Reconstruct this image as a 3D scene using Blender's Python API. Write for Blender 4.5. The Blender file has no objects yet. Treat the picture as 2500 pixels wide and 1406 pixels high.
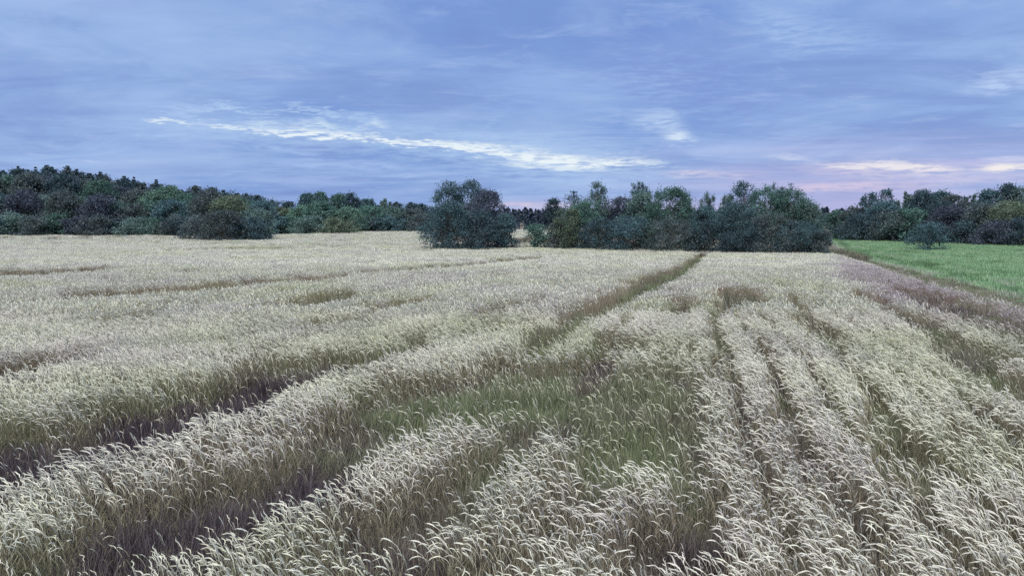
import bpy, math, random
import numpy as np
from mathutils import Vector

PI = math.pi
rng = np.random.default_rng(7)
random.seed(7)
scene = bpy.context.scene
C = scene.collection

# ------------------------------------------------------------------ camera
EYE = 4.2                      # a raised look-out at the edge of the field
FPX = 1960.0                   # focal length in photograph pixels (2500 wide)
PITCH = math.atan((703 - 515) / FPX)
CP, SP = math.cos(PITCH), math.sin(PITCH)
cam_d = bpy.data.cameras.new('camera')
cam = bpy.data.objects.new('camera', cam_d)
C.objects.link(cam)
cam.location = (0, 0, EYE)
cam.rotation_euler = (PI / 2 - PITCH, 0, 0)
cam_d.sensor_width = 36
cam_d.lens = 36 * FPX / 2500
cam_d.clip_start = 0.1
cam_d.clip_end = 6000
scene.camera = cam

# ------------------------------------------------------------------ light
SUN_EL, SUN_AZ = math.radians(60), math.radians(200)      # azimuth clockwise from +Y
sd = bpy.data.lights.new('sun', 'SUN')
sd.energy = 1.5
sd.angle = math.radians(60)
sd.color = (1.0, 0.95, 0.85)
sun = bpy.data.objects.new('sun', sd)
C.objects.link(sun)
sdir = Vector((math.sin(SUN_AZ) * math.cos(SUN_EL), math.cos(SUN_AZ) * math.cos(SUN_EL), math.sin(SUN_EL)))
sun.rotation_euler = sdir.to_track_quat('Z', 'Y').to_euler()

scene.view_settings.view_transform = 'Standard'
scene.view_settings.look = 'None'
scene.view_settings.gamma = 1
scene.view_settings.use_curve_mapping = False
scene.view_settings.exposure = 1.82
scene.render.engine = 'CYCLES'
scene.cycles.max_bounces = 5
scene.cycles.diffuse_bounces = 3
scene.cycles.glossy_bounces = 1
scene.cycles.transmission_bounces = 3
scene.cycles.transparent_max_bounces = 4
scene.cycles.use_denoising = False


def ray(px, py):
    a = (px - 1250) / FPX
    b = (703 - py) / FPX
    return np.array([a, CP + b * SP, -SP + b * CP])


def s01(t):
    t = np.clip(t, 0, 1)
    return t * t * (3 - 2 * t)


def terrain(x, y):
    y = np.asarray(y, float)
    x = np.asarray(x, float)
    z = -2.0 * s01((y - 15) / 95.0) - 0.9 * s01((y - 110) / 300.0)
    z = z + 0.05 * np.sin(x * 0.13 + 1.0) * np.sin(y * 0.07) * s01(y / 20)
    return z


def project(x, y, z):
    """world -> photograph pixels"""
    dz = z - EYE
    dep = y * CP - dz * SP
    up = y * SP + dz * CP
    dep = np.maximum(dep, 0.05)
    return 1250 + FPX * x / dep, 703 - FPX * up / dep


def at_depth(px, py, d):
    r = ray(px, py)
    return r * (d / r[1]) + np.array([0, 0, EYE])


# ------------------------------------------------------------------ sky
world = bpy.data.worlds.new('World')
scene.world = world
world.use_nodes = True
nt = world.node_tree
nt.nodes.clear()
N = nt.nodes.new
L = nt.links.new


def math_node(op, a, b=None, c=None, clamp=False):
    n = N('ShaderNodeMath')
    n.operation = op
    n.use_clamp = clamp
    for i, v in enumerate((a, b, c)):
        if v is None:
            continue
        if isinstance(v, (int, float)):
            n.inputs[i].default_value = v
        else:
            L(v, n.inputs[i])
    return n.outputs[0]


def mixc(fac, a, b):
    n = N('ShaderNodeMix')
    n.data_type = 'RGBA'
    for key, v in ((0, fac), (6, a), (7, b)):
        if isinstance(v, (int, float)):
            n.inputs[key].default_value = v
        elif isinstance(v, tuple):
            n.inputs[key].default_value = (*v, 1)
        else:
            L(v, n.inputs[key])
    return n.outputs[2]


def ramp(v, lo, hi):
    n = N('ShaderNodeMapRange')
    n.interpolation_type = 'SMOOTHSTEP'
    L(v, n.inputs[0])
    n.inputs[1].default_value = lo
    n.inputs[2].default_value = hi
    return n.outputs[0]


tc = N('ShaderNodeTexCoord')
sep = N('ShaderNodeSeparateXYZ')
L(tc.outputs['Generated'], sep.inputs[0])
X, Y, Z = sep.outputs
AZ = math_node('ARCTAN2', X, Y)                 # radians, 0 = ahead, + = right
EL = math_node('ARCSINE', Z)
zz = math_node('MAXIMUM', math_node('ADD', Z, 0.09), 0.03)
comb = N('ShaderNodeCombineXYZ')
L(math_node('DIVIDE', X, zz), comb.inputs[0])
L(math_node('DIVIDE', Y, zz), comb.inputs[1])
PL = comb.outputs[0]                            # point on the flat cloud deck


def noise(vec, scale, detail=4, rough=0.55, dist=0.0, sx=1, sy=1, rot=0.0, off=0.0):
    m = N('ShaderNodeMapping')
    L(vec, m.inputs[0])
    m.inputs['Location'].default_value = (off, off * 0.7, 0)
    m.inputs['Rotation'].default_value = (0, 0, rot)
    m.inputs['Scale'].default_value = (sx, sy, 1)
    n = N('ShaderNodeTexNoise')
    L(m.outputs[0], n.inputs['Vector'])
    n.inputs['Scale'].default_value = scale
    n.inputs['Detail'].default_value = detail
    n.inputs['Roughness'].default_value = rough
    n.inputs['Distortion'].default_value = dist
    return n.outputs['Fac']


ae = N('ShaderNodeCombineXYZ')
L(AZ, ae.inputs[0])
L(math_node('MULTIPLY', EL, 4.0), ae.inputs[1])
AE = ae.outputs[0]


def px_ae(px, py):
    r = ray(px, py)
    r = r / np.linalg.norm(r)
    return math.atan2(r[0], r[1]), math.asin(r[2])


def lin(r, g, b):
    f = lambda c: (c / 255 / 12.92) if c / 255 < 0.04045 else ((c / 255 + 0.055) / 1.055) ** 2.4
    return (f(r), f(g), f(b))


# deck colours: photographed blue grey, mottled
n_big = noise(PL, 0.30, 4, 0.5, 0.5, sx=1.0, sy=1.1, rot=0.5)
n_mid = noise(PL, 0.9, 6, 0.62, 0.9, sx=0.8, sy=1.2, rot=0.55, off=3)
n_fine = noise(PL, 3.4, 6, 0.65, 0.6, sx=0.8, sy=1.2, rot=0.5, off=9)
base = mixc(ramp(n_big, 0.36, 0.62), lin(114, 147, 209), lin(145, 174, 223))
base = mixc(math_node('MULTIPLY', ramp(n_mid, 0.48, 0.72), 0.60), base, lin(165, 192, 234))
base = mixc(math_node('MULTIPLY', ramp(n_mid, 0.52, 0.32), 0.55), base, lin(114, 140, 200))
base = mixc(math_node('MULTIPLY', ramp(n_fine, 0.5, 0.72), 0.38), base, lin(172, 193, 233))
n_m2 = noise(AE, 2.6, 7, 0.6, 0.8, sx=0.9, sy=1.1, rot=-0.35, off=14)
base = mixc(math_node('MULTIPLY', ramp(n_m2, 0.50, 0.70), 0.50), base, lin(164, 189, 230))
base = mixc(math_node('MULTIPLY', ramp(n_m2, 0.50, 0.32), 0.50), base, lin(112, 138, 200))
# lower sky: thin horizontal streaks
n_str = noise(AE, 3.2, 6, 0.6, 0.3, sx=1.0, sy=5.5, off=2)
lowm = math_node('MULTIPLY', ramp(EL, 0.16, 0.03), ramp(n_str, 0.5, 0.72))
base = mixc(math_node('MULTIPLY', lowm, 0.55), base, lin(160, 184, 230))
# warm paling towards the horizon on the right
pink = math_node('MULTIPLY', ramp(AZ, 0.02, 0.42), ramp(EL, 0.105, 0.035))
pink = math_node('MULTIPLY', pink, math_node('ADD', 0.35, math_node('MULTIPLY', ramp(n_str, 0.36, 0.66), 0.65)))
base = mixc(math_node('MULTIPLY', pink, 0.52), base, lin(205, 194, 228))
hor = math_node('MULTIPLY', math_node('MULTIPLY', ramp(EL, 0.022, 0.004), 0.55), ramp(AZ, -0.12, 0.05))
base = mixc(hor, base, lin(190, 186, 224))

w_a = noise(AE, 9.0, 6, 0.65, 0.5, sx=1.0, sy=2.0, off=1)
w_b = noise(AE, 38.0, 4, 0.6, 0.3, sx=1.0, sy=1.6, off=5)
w_c = noise(AE, 75.0, 3, 0.6, 0.2, sx=1.0, sy=1.3, off=8)
wob = math_node('ADD', math_node('MULTIPLY', math_node('SUBTRACT', w_a, 0.5), 0.9),
                math_node('MULTIPLY', math_node('SUBTRACT', w_b, 0.5), 0.95))
wob = math_node('ADD', wob, math_node('MULTIPLY', math_node('SUBTRACT', w_c, 0.5), 0.4))


def band(pts, col, amp=1.0, wobble=0.030, soft=1.0, up=1.0):
    """opening in the deck: pts = (px, py, half thickness px, strength)"""
    global base
    P = [(*px_ae(p[0], p[1]), p[2] / FPX, p[3]) for p in pts]
    a0, a1 = P[0][0], P[-1][0]
    t = N('ShaderNodeMapRange')
    L(AZ, t.inputs[0])
    t.inputs[1].default_value = a0
    t.inputs[2].default_value = a1
    outs = []
    for k in (1, 2, 3):
        vals = [p[k] for p in P]
        lo, hi = min(vals), max(vals)
        span = max(hi - lo, 1e-5)
        cr = N('ShaderNodeValToRGB')
        L(t.outputs[0], cr.inputs[0])
        el = cr.color_ramp
        el.interpolation = 'LINEAR'
        while len(el.elements) < len(P):
            el.elements.new(0.5)
        for i, p in enumerate(P):
            el.elements[i].position = (p[0] - a0) / (a1 - a0)
        for i, p in enumerate(P):
            v = (p[k] - lo) / span
            el.elements[i].color = (v, v, v, 1)
        outs.append(math_node('MULTIPLY_ADD', cr.outputs[0], span, lo))
    dist = math_node('SUBTRACT', math_node('ADD', EL, math_node('MULTIPLY', wob, wobble)), outs[0])
    s = math_node('DIVIDE', math_node('ABSOLUTE', dist), outs[1])
    m = math_node('MULTIPLY', ramp(s, 1.0 + soft, 0.25), outs[2])
    tex = math_node('ADD', 0.35, math_node('MULTIPLY', ramp(w_b, 0.36, 0.58), 0.65))
    m = math_node('MULTIPLY', math_node('MULTIPLY', m, tex), amp, clamp=True)
    base = mixc(m, base, col)


# wide faint glow then the bright core of the long opening
band([(250, 300, 10, 0), (420, 300, 16, .5), (800, 325, 26, .6), (1100, 352, 34, .7), (1350, 385, 42, .8), (1550, 402, 34, .6), (1800, 425, 24, .0)],
     lin(176, 205, 238), 0.75, 0.034, 1.3)
band([(340, 292, 3, 0), (400, 297, 6, .9), (500, 303, 4, .5), (600, 311, 4, .6), (720, 320, 7, .8), (860, 331, 6, .9), (1000, 344, 6, 1), (1150, 362, 8, 1), (1300, 381, 14, 1), (1420, 396, 13, .9), (1560, 396, 7, .7), (1660, 402, 4, 0)],
     lin(228, 238, 244), 1.25, 0.028, 0.8)
band([(560, 298, 4, 0), (640, 300, 6, .7), (700, 302, 6, .3), (780, 300, 7, .9), (860, 315, 4, .2), (915, 300, 9, .9), (960, 305, 4, 0)],
     lin(205, 225, 242), 0.9, 0.024, 1.0)
band([(1180, 396, 4, 0), (1260, 402, 5, .8), (1400, 414, 6, .9), (1500, 416, 3, 0)], lin(214, 228, 240), 1.0, 0.010, 0.8)
band([(1520, 296, 14, 0), (1580, 293, 20, .6), (1640, 290, 15, .9), (1665, 300, 12, .3), (1690, 310, 8, 0)], lin(190, 212, 240), 1.0, 0.03, 1.2)
band([(1600, 332, 6, 0), (1640, 330, 12, .8), (1665, 336, 10, .9), (1710, 342, 6, 0)], lin(210, 226, 243), 1.0, 0.02, 1.0)
band([(1850, 380, 5, 0), (1930, 382, 6, .8), (2010, 392, 4, 0)], lin(205, 212, 236), 0.9, 0.01, 1.0)
band([(1980, 400, 5, 0), (2060, 403, 5, .8), (2180, 402, 9, 1), (2280, 411, 8, 1), (2360, 416, 4, 0)], lin(240, 238, 234), 1.2, 0.018, 0.7)
band([(1900, 412, 8, 0), (2100, 412, 20, .7), (2300, 424, 20, .7), (2460, 425, 14, .4), (2800, 430, 14, 0)], lin(216, 208, 230), 0.8, 0.02, 1.0)
band([(2360, 412, 4, 0), (2430, 409, 7, 1), (2520, 408, 7, .9), (2620, 412, 4, 0)], lin(238, 232, 232), 1.1, 0.008, 0.9)
band([(2380, 390, 4, 0), (2450, 388, 5, .8), (2560, 386, 5, 0)], lin(214, 218, 238), 0.8, 0.008, 0.9)
band([(1600, 426, 4, 0), (1680, 424, 6, .8), (1800, 428, 7, .5), (1900, 426, 5, 0)], lin(214, 205, 226), 0.9, 0.01, 1.0)
band([(1880, 462, 4, 0), (1980, 458, 7, 1), (2120, 453, 7, .9), (2340, 462, 6, 0)], lin(216, 200, 224), 0.8, 0.008, 1.2)
band([(1180, 503, 4, 0), (1250, 500, 6, .9), (1350, 503, 6, .9), (1420, 500, 4, 0)], lin(206, 196, 218), 0.9, 0.004, 0.9)
band([(150, 392, 2, 0), (215, 394, 2.5, .9), (270, 398, 2, 0)], lin(180, 200, 236), 0.9, 0.004, 0.8)
band([(600, 352, 4, 0), (720, 372, 6, .8), (820, 380, 4, 0)], lin(170, 196, 236), 0.8, 0.014, 1.1)
band([(640, 392, 4, 0), (760, 400, 7, .7), (950, 405, 7, .7), (1100, 414, 4, 0)], lin(164, 190, 234), 0.9, 0.014, 1.2)
band([(880, 430, 3, 0), (1000, 428, 4, .8), (1090, 432, 3, 0)], lin(172, 196, 238), 0.8, 0.006, 1.0)
band([(2340, 215, 8, 0), (2420, 203, 14, .9), (2490, 190, 14, .7), (2600, 180, 8, 0)], lin(184, 205, 240), 0.9, 0.03, 1.2)
band([(1780, 20, 20, 0), (1900, 60, 30, .8), (2060, 90, 24, .6), (2200, 70, 18, 0)], lin(164, 190, 232), 0.9, 0.05, 1.3)
band([(1380, 150, 30, 0), (1550, 160, 60, .7), (1750, 190, 60, .8), (1950, 250, 40, .3), (2100, 280, 20, 0)], lin(118, 140, 205), 0.8, 0.06, 1.5)
band([(300, 262, 4, 0), (480, 268, 7, .6), (560, 258, 6, .8), (640, 278, 6, .4), (720, 262, 5, .7), (860, 282, 6, .6), (960, 286, 4, 0)], lin(178, 205, 238), 1.0, 0.04, 1.0)
band([(1100, 238, 20, 0), (1300, 215, 40, .7), (1500, 240, 30, .4), (1650, 260, 20, 0)], lin(146, 176, 226), 0.8, 0.05, 1.4)

sky = N('ShaderNodeTexSky')
sky.sky_type = 'NISHITA'
sky.sun_disc = False
sky.sun_elevation = SUN_EL
sky.sun_rotation = SUN_AZ
# thin clear-sky part behind the deck + the deck itself; 0.1 x 10 = 1, halved for exposure +1
vm = N('ShaderNodeVectorMath')
vm.operation = 'SCALE'
L(base, vm.inputs[0])
vm.inputs['Scale'].default_value = 10.0 * 0.2832
sc2 = N('ShaderNodeVectorMath')
sc2.operation = 'SCALE'
L(sky.outputs[0], sc2.inputs[0])
sc2.inputs['Scale'].default_value = 0.02
add = N('ShaderNodeVectorMath')
add.operation = 'ADD'
L(vm.outputs[0], add.inputs[0])
L(sc2.outputs[0], add.inputs[1])
bg = N('ShaderNodeBackground')
L(add.outputs[0], bg.inputs[0])
bg.inputs[1].default_value = 0.1
out = N('ShaderNodeOutputWorld')
L(bg.outputs[0], out.inputs[0])
world.cycles.sampling_method = 'MANUAL'
world.cycles.sample_map_resolution = 512


# ------------------------------------------------------------------ helpers
def tag(o, label=None, cat=None, group=None, kind=None):
    for k, v in (('label', label), ('category', cat), ('group', group), ('kind', kind)):
        if v:
            o[k] = v
    return o


def mesh_from(name, V, F, mats=(), mi=None, face_attr=None, smooth=False):
    """F: (n,k) int array, or a list of such arrays"""
    Fs = F if isinstance(F, list) else [F]
    me = bpy.data.meshes.new(name)
    V = np.asarray(V, np.float32)
    me.vertices.add(len(V))
    me.vertices.foreach_set('co', V.ravel())
    tot = sum(len(f) for f in Fs)
    loops = np.concatenate([np.asarray(f, np.int32).ravel() for f in Fs])
    cnt = np.concatenate([np.full(len(f), f.shape[1], np.int32) for f in Fs])
    st = np.concatenate([[0], np.cumsum(cnt)[:-1]]).astype(np.int32)
    me.loops.add(len(loops))
    me.loops.foreach_set('vertex_index', loops)
    me.polygons.add(tot)
    me.polygons.foreach_set('loop_start', st)
    for m in mats:
        me.materials.append(m)
    if mi is not None:
        me.polygons.foreach_set('material_index', np.asarray(mi, np.int32))
    if smooth:
        me.polygons.foreach_set('use_smooth', np.ones(tot, bool))
    if face_attr:
        for k, v in face_attr.items():
            a = me.attributes.new(k, 'FLOAT', 'FACE')
            a.data.foreach_set('value', np.asarray(v, np.float32))
    me.update(calc_edges=True)
    return me


def link(name, me, parent=None, loc=(0, 0, 0)):
    o = bpy.data.objects.new(name, me)
    C.objects.link(o)
    o.location = loc
    if parent:
        o.parent = parent
    return o


class MB:
    """collects vertices / tris / quads with a shade value and a material slot"""
    def __init__(s):
        s.v, s.q, s.t, s.n = [], [], [], 0
        s.qs, s.ts, s.qm, s.tm = [], [], [], []

    def add(s, V, q=None, t=None, shade=0.5, mat=0):
        V = np.asarray(V, float).reshape(-1, 3)
        s.v.append(V)
        if q is not None and len(q):
            q = np.asarray(q, int).reshape(-1, 4)
            s.q.append(q + s.n)
            s.qs.append(np.broadcast_to(shade, len(q)).astype(float))
            s.qm.append(np.full(len(q), mat))
        if t is not None and len(t):
            t = np.asarray(t, int).reshape(-1, 3)
            s.t.append(t + s.n)
            s.ts.append(np.broadcast_to(shade, len(t)).astype(float))
            s.tm.append(np.full(len(t), mat))
        s.n += len(V)

    def mesh(s, name, mats, smooth=False):
        Fs, sh, mi = [], [], []
        if s.q:
            Fs.append(np.concatenate(s.q)); sh += s.qs; mi += s.qm
        if s.t:
            Fs.append(np.concatenate(s.t)); sh += s.ts; mi += s.tm
        return mesh_from(name, np.concatenate(s.v), Fs, mats, np.concatenate(mi), {'shade': np.concatenate(sh)}, smooth)

    def tube(s, P, R, sides=4, shade=0.5, mat=0, flat=1.0):
        P = np.asarray(P, float)
        n = len(P)
        T = np.gradient(P, axis=0)
        T /= np.linalg.norm(T, axis=1)[:, None] + 1e-9
        ref = np.array([0, 1.0, 0]) if abs(T[0][1]) < 0.8 else np.array([1.0, 0, 0])
        A = np.cross(T, ref)
        A /= np.linalg.norm(A, axis=1)[:, None] + 1e-9
        B = np.cross(T, A)
        ang = np.arange(sides) * 2 * PI / sides
        R = np.broadcast_to(R, n)
        V = P[:, None, :] + R[:, None, None] * (np.cos(ang)[None, :, None] * A[:, None, :] + flat * np.sin(ang)[None, :, None] * B[:, None, :])
        i, j = np.meshgrid(np.arange(n - 1), np.arange(sides), indexing='ij')
        j2 = (j + 1) % sides
        q = np.stack([i * sides + j, i * sides + j2, (i + 1) * sides + j2, (i + 1) * sides + j], -1).reshape(-1, 4)
        s.add(V.reshape(-1, 3), q=q, shade=shade, mat=mat)


# ------------------------------------------------------------------ materials
def mat(name):
    m = bpy.data.materials.new(name)
    m.use_nodes = True
    t = m.node_tree
    t.nodes.clear()
    return m, t


def mk(t, typ, **kw):
    n = t.nodes.new(typ)
    for k, v in kw.items():
        setattr(n, k, v)
    return n


def mixn(t, fac, a, b, blend='MIX'):
    n = mk(t, 'ShaderNodeMix', data_type='RGBA', blend_type=blend)
    for key, v in ((0, fac), (6, a), (7, b)):
        if isinstance(v, (int, float)):
            n.inputs[key].default_value = v
        elif isinstance(v, tuple):
            n.inputs[key].default_value = (*v, 1)
        else:
            t.links.new(v, n.inputs[key])
    return n.outputs[2]


def leafy(t, col, trans=0.3, rough=0.6, spec=0.25, translucent_gain=None):
    b = mk(t, 'ShaderNodeBsdfPrincipled')
    b.inputs['Roughness'].default_value = rough
    b.inputs['Specular IOR Level'].default_value = spec
    t.links.new(col, b.inputs['Base Color'])
    o = mk(t, 'ShaderNodeOutputMaterial')
    if trans > 0:
        tr = mk(t, 'ShaderNodeBsdfTranslucent')
        t.links.new(col, tr.inputs[0])
        mx = mk(t, 'ShaderNodeMixShader')
        mx.inputs[0].default_value = trans
        t.links.new(b.outputs[0], mx.inputs[1])
        t.links.new(tr.outputs[0], mx.inputs[2])
        t.links.new(mx.outputs[0], o.inputs[0])
    else:
        t.links.new(b.outputs[0], o.inputs[0])


def attr(t, name, typ='GEOMETRY'):
    n = mk(t, 'ShaderNodeAttribute', attribute_type=typ, attribute_name=name)
    return n


def tinted(name, c0, c1, ca, cb, trans, rough=0.6, spec=0.25, vary=0.5):
    """c0..c1 by per-face shade; then towards ca (tint<0.5) or cb (tint>0.5) by the plant's own tint"""
    m, t = mat(name)
    sh = attr(t, 'shade').outputs['Fac']
    col = mixn(t, sh, c0, c1)
    ti = attr(t, 'tint', 'INSTANCER').outputs['Fac']
    a = mk(t, 'ShaderNodeMapRange'); t.links.new(ti, a.inputs[0]); a.inputs[1].default_value = 0.5; a.inputs[2].default_value = 0.0
    b = mk(t, 'ShaderNodeMapRange'); t.links.new(ti, b.inputs[0]); b.inputs[1].default_value = 0.5; b.inputs[2].default_value = 1.0
    col = mixn(t, a.outputs[0], col, ca)
    col = mixn(t, b.outputs[0], col, cb)
    oi = mk(t, 'ShaderNodeObjectInfo')
    vr = mk(t, 'ShaderNodeMapRange'); t.links.new(oi.outputs['Random'], vr.inputs[0])
    vr.inputs[3].default_value = 1 - vary * 0.5; vr.inputs[4].default_value = 1 + vary * 0.3
    sc = mk(t, 'ShaderNodeVectorMath', operation='SCALE')
    t.links.new(col, sc.inputs[0]); t.links.new(vr.outputs[0], sc.inputs['Scale'])
    leafy(t, sc.outputs[0], trans, rough, spec)
    return m


M_ear = tinted('cereal_ear_pale', (0.69, 0.69, 0.57), (0.86, 0.86, 0.75), (0.62, 0.64, 0.44), (0.62, 0.56, 0.56), 0.30, 0.7, 0.2, 0.35)
M_stem = tinted('cereal_straw', (0.24, 0.21, 0.155), (0.45, 0.40, 0.30), (0.23, 0.26, 0.13), (0.25, 0.19, 0.17), 0.15, 0.6, 0.25, 0.5)
M_blade = tinted('cereal_leaf', (0.17, 0.16, 0.10), (0.36, 0.33, 0.23), (0.15, 0.20, 0.09), (0.22, 0.17, 0.14), 0.35, 0.6, 0.25, 0.6)
M_under = tinted('undergrowth_blades', (0.105, 0.095, 0.08), (0.27, 0.24, 0.20), (0.20, 0.235, 0.135), (0.088, 0.070, 0.084), 0.30, 0.7, 0.2, 0.7)
M_meadow = tinted('meadow_blades', (0.18, 0.34, 0.17), (0.37, 0.56, 0.31), (0.12, 0.21, 0.10), (0.38, 0.40, 0.32), 0.35, 0.5, 0.35, 0.5)


def foliage_material():
    m, t = mat('tree_foliage')
    oi = mk(t, 'ShaderNodeObjectInfo')
    sh = attr(t, 'shade').outputs['Fac']
    tc_ = mk(t, 'ShaderNodeTexCoord')
    nz = mk(t, 'ShaderNodeTexNoise'); nz.inputs['Scale'].default_value = 0.9; nz.inputs['Detail'].default_value = 3
    t.links.new(tc_.outputs['Object'], nz.inputs['Vector'])
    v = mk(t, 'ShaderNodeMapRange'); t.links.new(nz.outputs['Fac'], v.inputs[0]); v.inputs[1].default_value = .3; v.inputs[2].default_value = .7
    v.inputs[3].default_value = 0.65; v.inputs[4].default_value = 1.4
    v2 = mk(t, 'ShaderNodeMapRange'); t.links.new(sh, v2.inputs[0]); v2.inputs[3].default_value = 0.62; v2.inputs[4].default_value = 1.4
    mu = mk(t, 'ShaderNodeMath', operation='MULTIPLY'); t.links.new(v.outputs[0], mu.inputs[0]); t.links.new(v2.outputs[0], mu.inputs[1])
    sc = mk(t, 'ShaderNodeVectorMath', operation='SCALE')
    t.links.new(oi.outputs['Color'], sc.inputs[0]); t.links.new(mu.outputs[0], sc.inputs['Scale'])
    leafy(t, sc.outputs[0], 0.35, 0.6, 0.3)
    return m


def bark_material():
    m, t = mat('bark')
    nz = mk(t, 'ShaderNodeTexNoise'); nz.inputs['Scale'].default_value = 6
    col = mixn(t, nz.outputs['Fac'], (0.05, 0.045, 0.04), (0.16, 0.14, 0.12))
    leafy(t, col, 0, 0.9, 0.2)
    return m


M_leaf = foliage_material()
M_bark = bark_material()


def soil_material():
    m, t = mat('field_soil')
    tc_ = mk(t, 'ShaderNodeTexCoord')
    n1 = mk(t, 'ShaderNodeTexNoise'); n1.inputs['Scale'].default_value = 0.35; n1.inputs['Detail'].default_value = 6
    n2 = mk(t, 'ShaderNodeTexNoise'); n2.inputs['Scale'].default_value = 9; n2.inputs['Detail'].default_value = 5
    for n_ in (n1, n2):
        t.links.new(tc_.outputs['Object'], n_.inputs['Vector'])
    col = mixn(t, n1.outputs['Fac'], (0.075, 0.062, 0.055), (0.11, 0.12, 0.065))
    col = mixn(t, n2.outputs['Fac'], col, (0.15, 0.125, 0.10))
    bp = mk(t, 'ShaderNodeBump'); bp.inputs['Strength'].default_value = 0.6; t.links.new(n2.outputs['Fac'], bp.inputs['Height'])
    b = mk(t, 'ShaderNodeBsdfPrincipled'); b.inputs['Roughness'].default_value = 0.95
    t.links.new(col, b.inputs['Base Color']); t.links.new(bp.outputs[0], b.inputs['Normal'])
    o = mk(t, 'ShaderNodeOutputMaterial'); t.links.new(b.outputs[0], o.inputs[0])
    return m


def turf_material():
    m, t = mat('meadow_turf')
    tc_ = mk(t, 'ShaderNodeTexCoord')
    n1 = mk(t, 'ShaderNodeTexNoise'); n1.inputs['Scale'].default_value = 0.15; n1.inputs['Detail'].default_value = 6
    n2 = mk(t, 'ShaderNodeTexNoise'); n2.inputs['Scale'].default_value = 4; n2.inputs['Detail'].default_value = 5
    for n_ in (n1, n2):
        t.links.new(tc_.outputs['Object'], n_.inputs['Vector'])
    col = mixn(t, n1.outputs['Fac'], (0.14, 0.26, 0.12), (0.22, 0.37, 0.19))
    col = mixn(t, n2.outputs['Fac'], col, (0.07, 0.10, 0.06))
    b = mk(t, 'ShaderNodeBsdfPrincipled'); b.inputs['Roughness'].default_value = 0.9
    t.links.new(col, b.inputs['Base Color'])
    o = mk(t, 'ShaderNodeOutputMaterial'); t.links.new(b.outputs[0], o.inputs[0])
    return m


M_soil, M_turf = soil_material(), turf_material()


# ------------------------------------------------------------------ layout of the field (photograph pixels -> world)
def interp_line(pts):
    a = np.array(pts, float)
    return lambda u: np.interp(u, a[:, 0], a[:, 1])


# far edge of the crop, read off along the tops of the ears
EDGE = interp_line([(-900, 576), (430, 574), (440, 578), (640, 581), (665, 574), (860, 570), (875, 565), (1036, 559), (1042, 593),
                    (1350, 597), (1700, 603), (1985, 609), (2060, 624), (2130, 642), (2200, 662), (2300, 690), (2400, 714), (2500, 740),
                    (2900, 845), (3600, 1020)])
# edge of the green meadow on the ground
MEADOW = interp_line([(2020, 586), (2045, 604), (2075, 628), (2130, 640), (2200, 657), (2300, 680), (2400, 705), (2500, 736), (2900, 850), (3600, 1040)])

CROP_H = 0.92


def vnoise(x, y, s, seed):
    """smooth value noise"""
    r = np.random.default_rng(seed)
    G = r.random((128, 128))
    fx, fy = x / s + 1000.3, y / s + 1000.7
    ix, iy = np.floor(fx).astype(int), np.floor(fy).astype(int)
    tx, ty = s01(fx - ix), s01(fy - iy)
    g = lambda a, b: G[a % 128, b % 128]
    return (g(ix, iy) * (1 - tx) + g(ix + 1, iy) * tx) * (1 - ty) + (g(ix, iy + 1) * (1 - tx) + g(ix + 1, iy + 1) * tx) * ty


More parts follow.
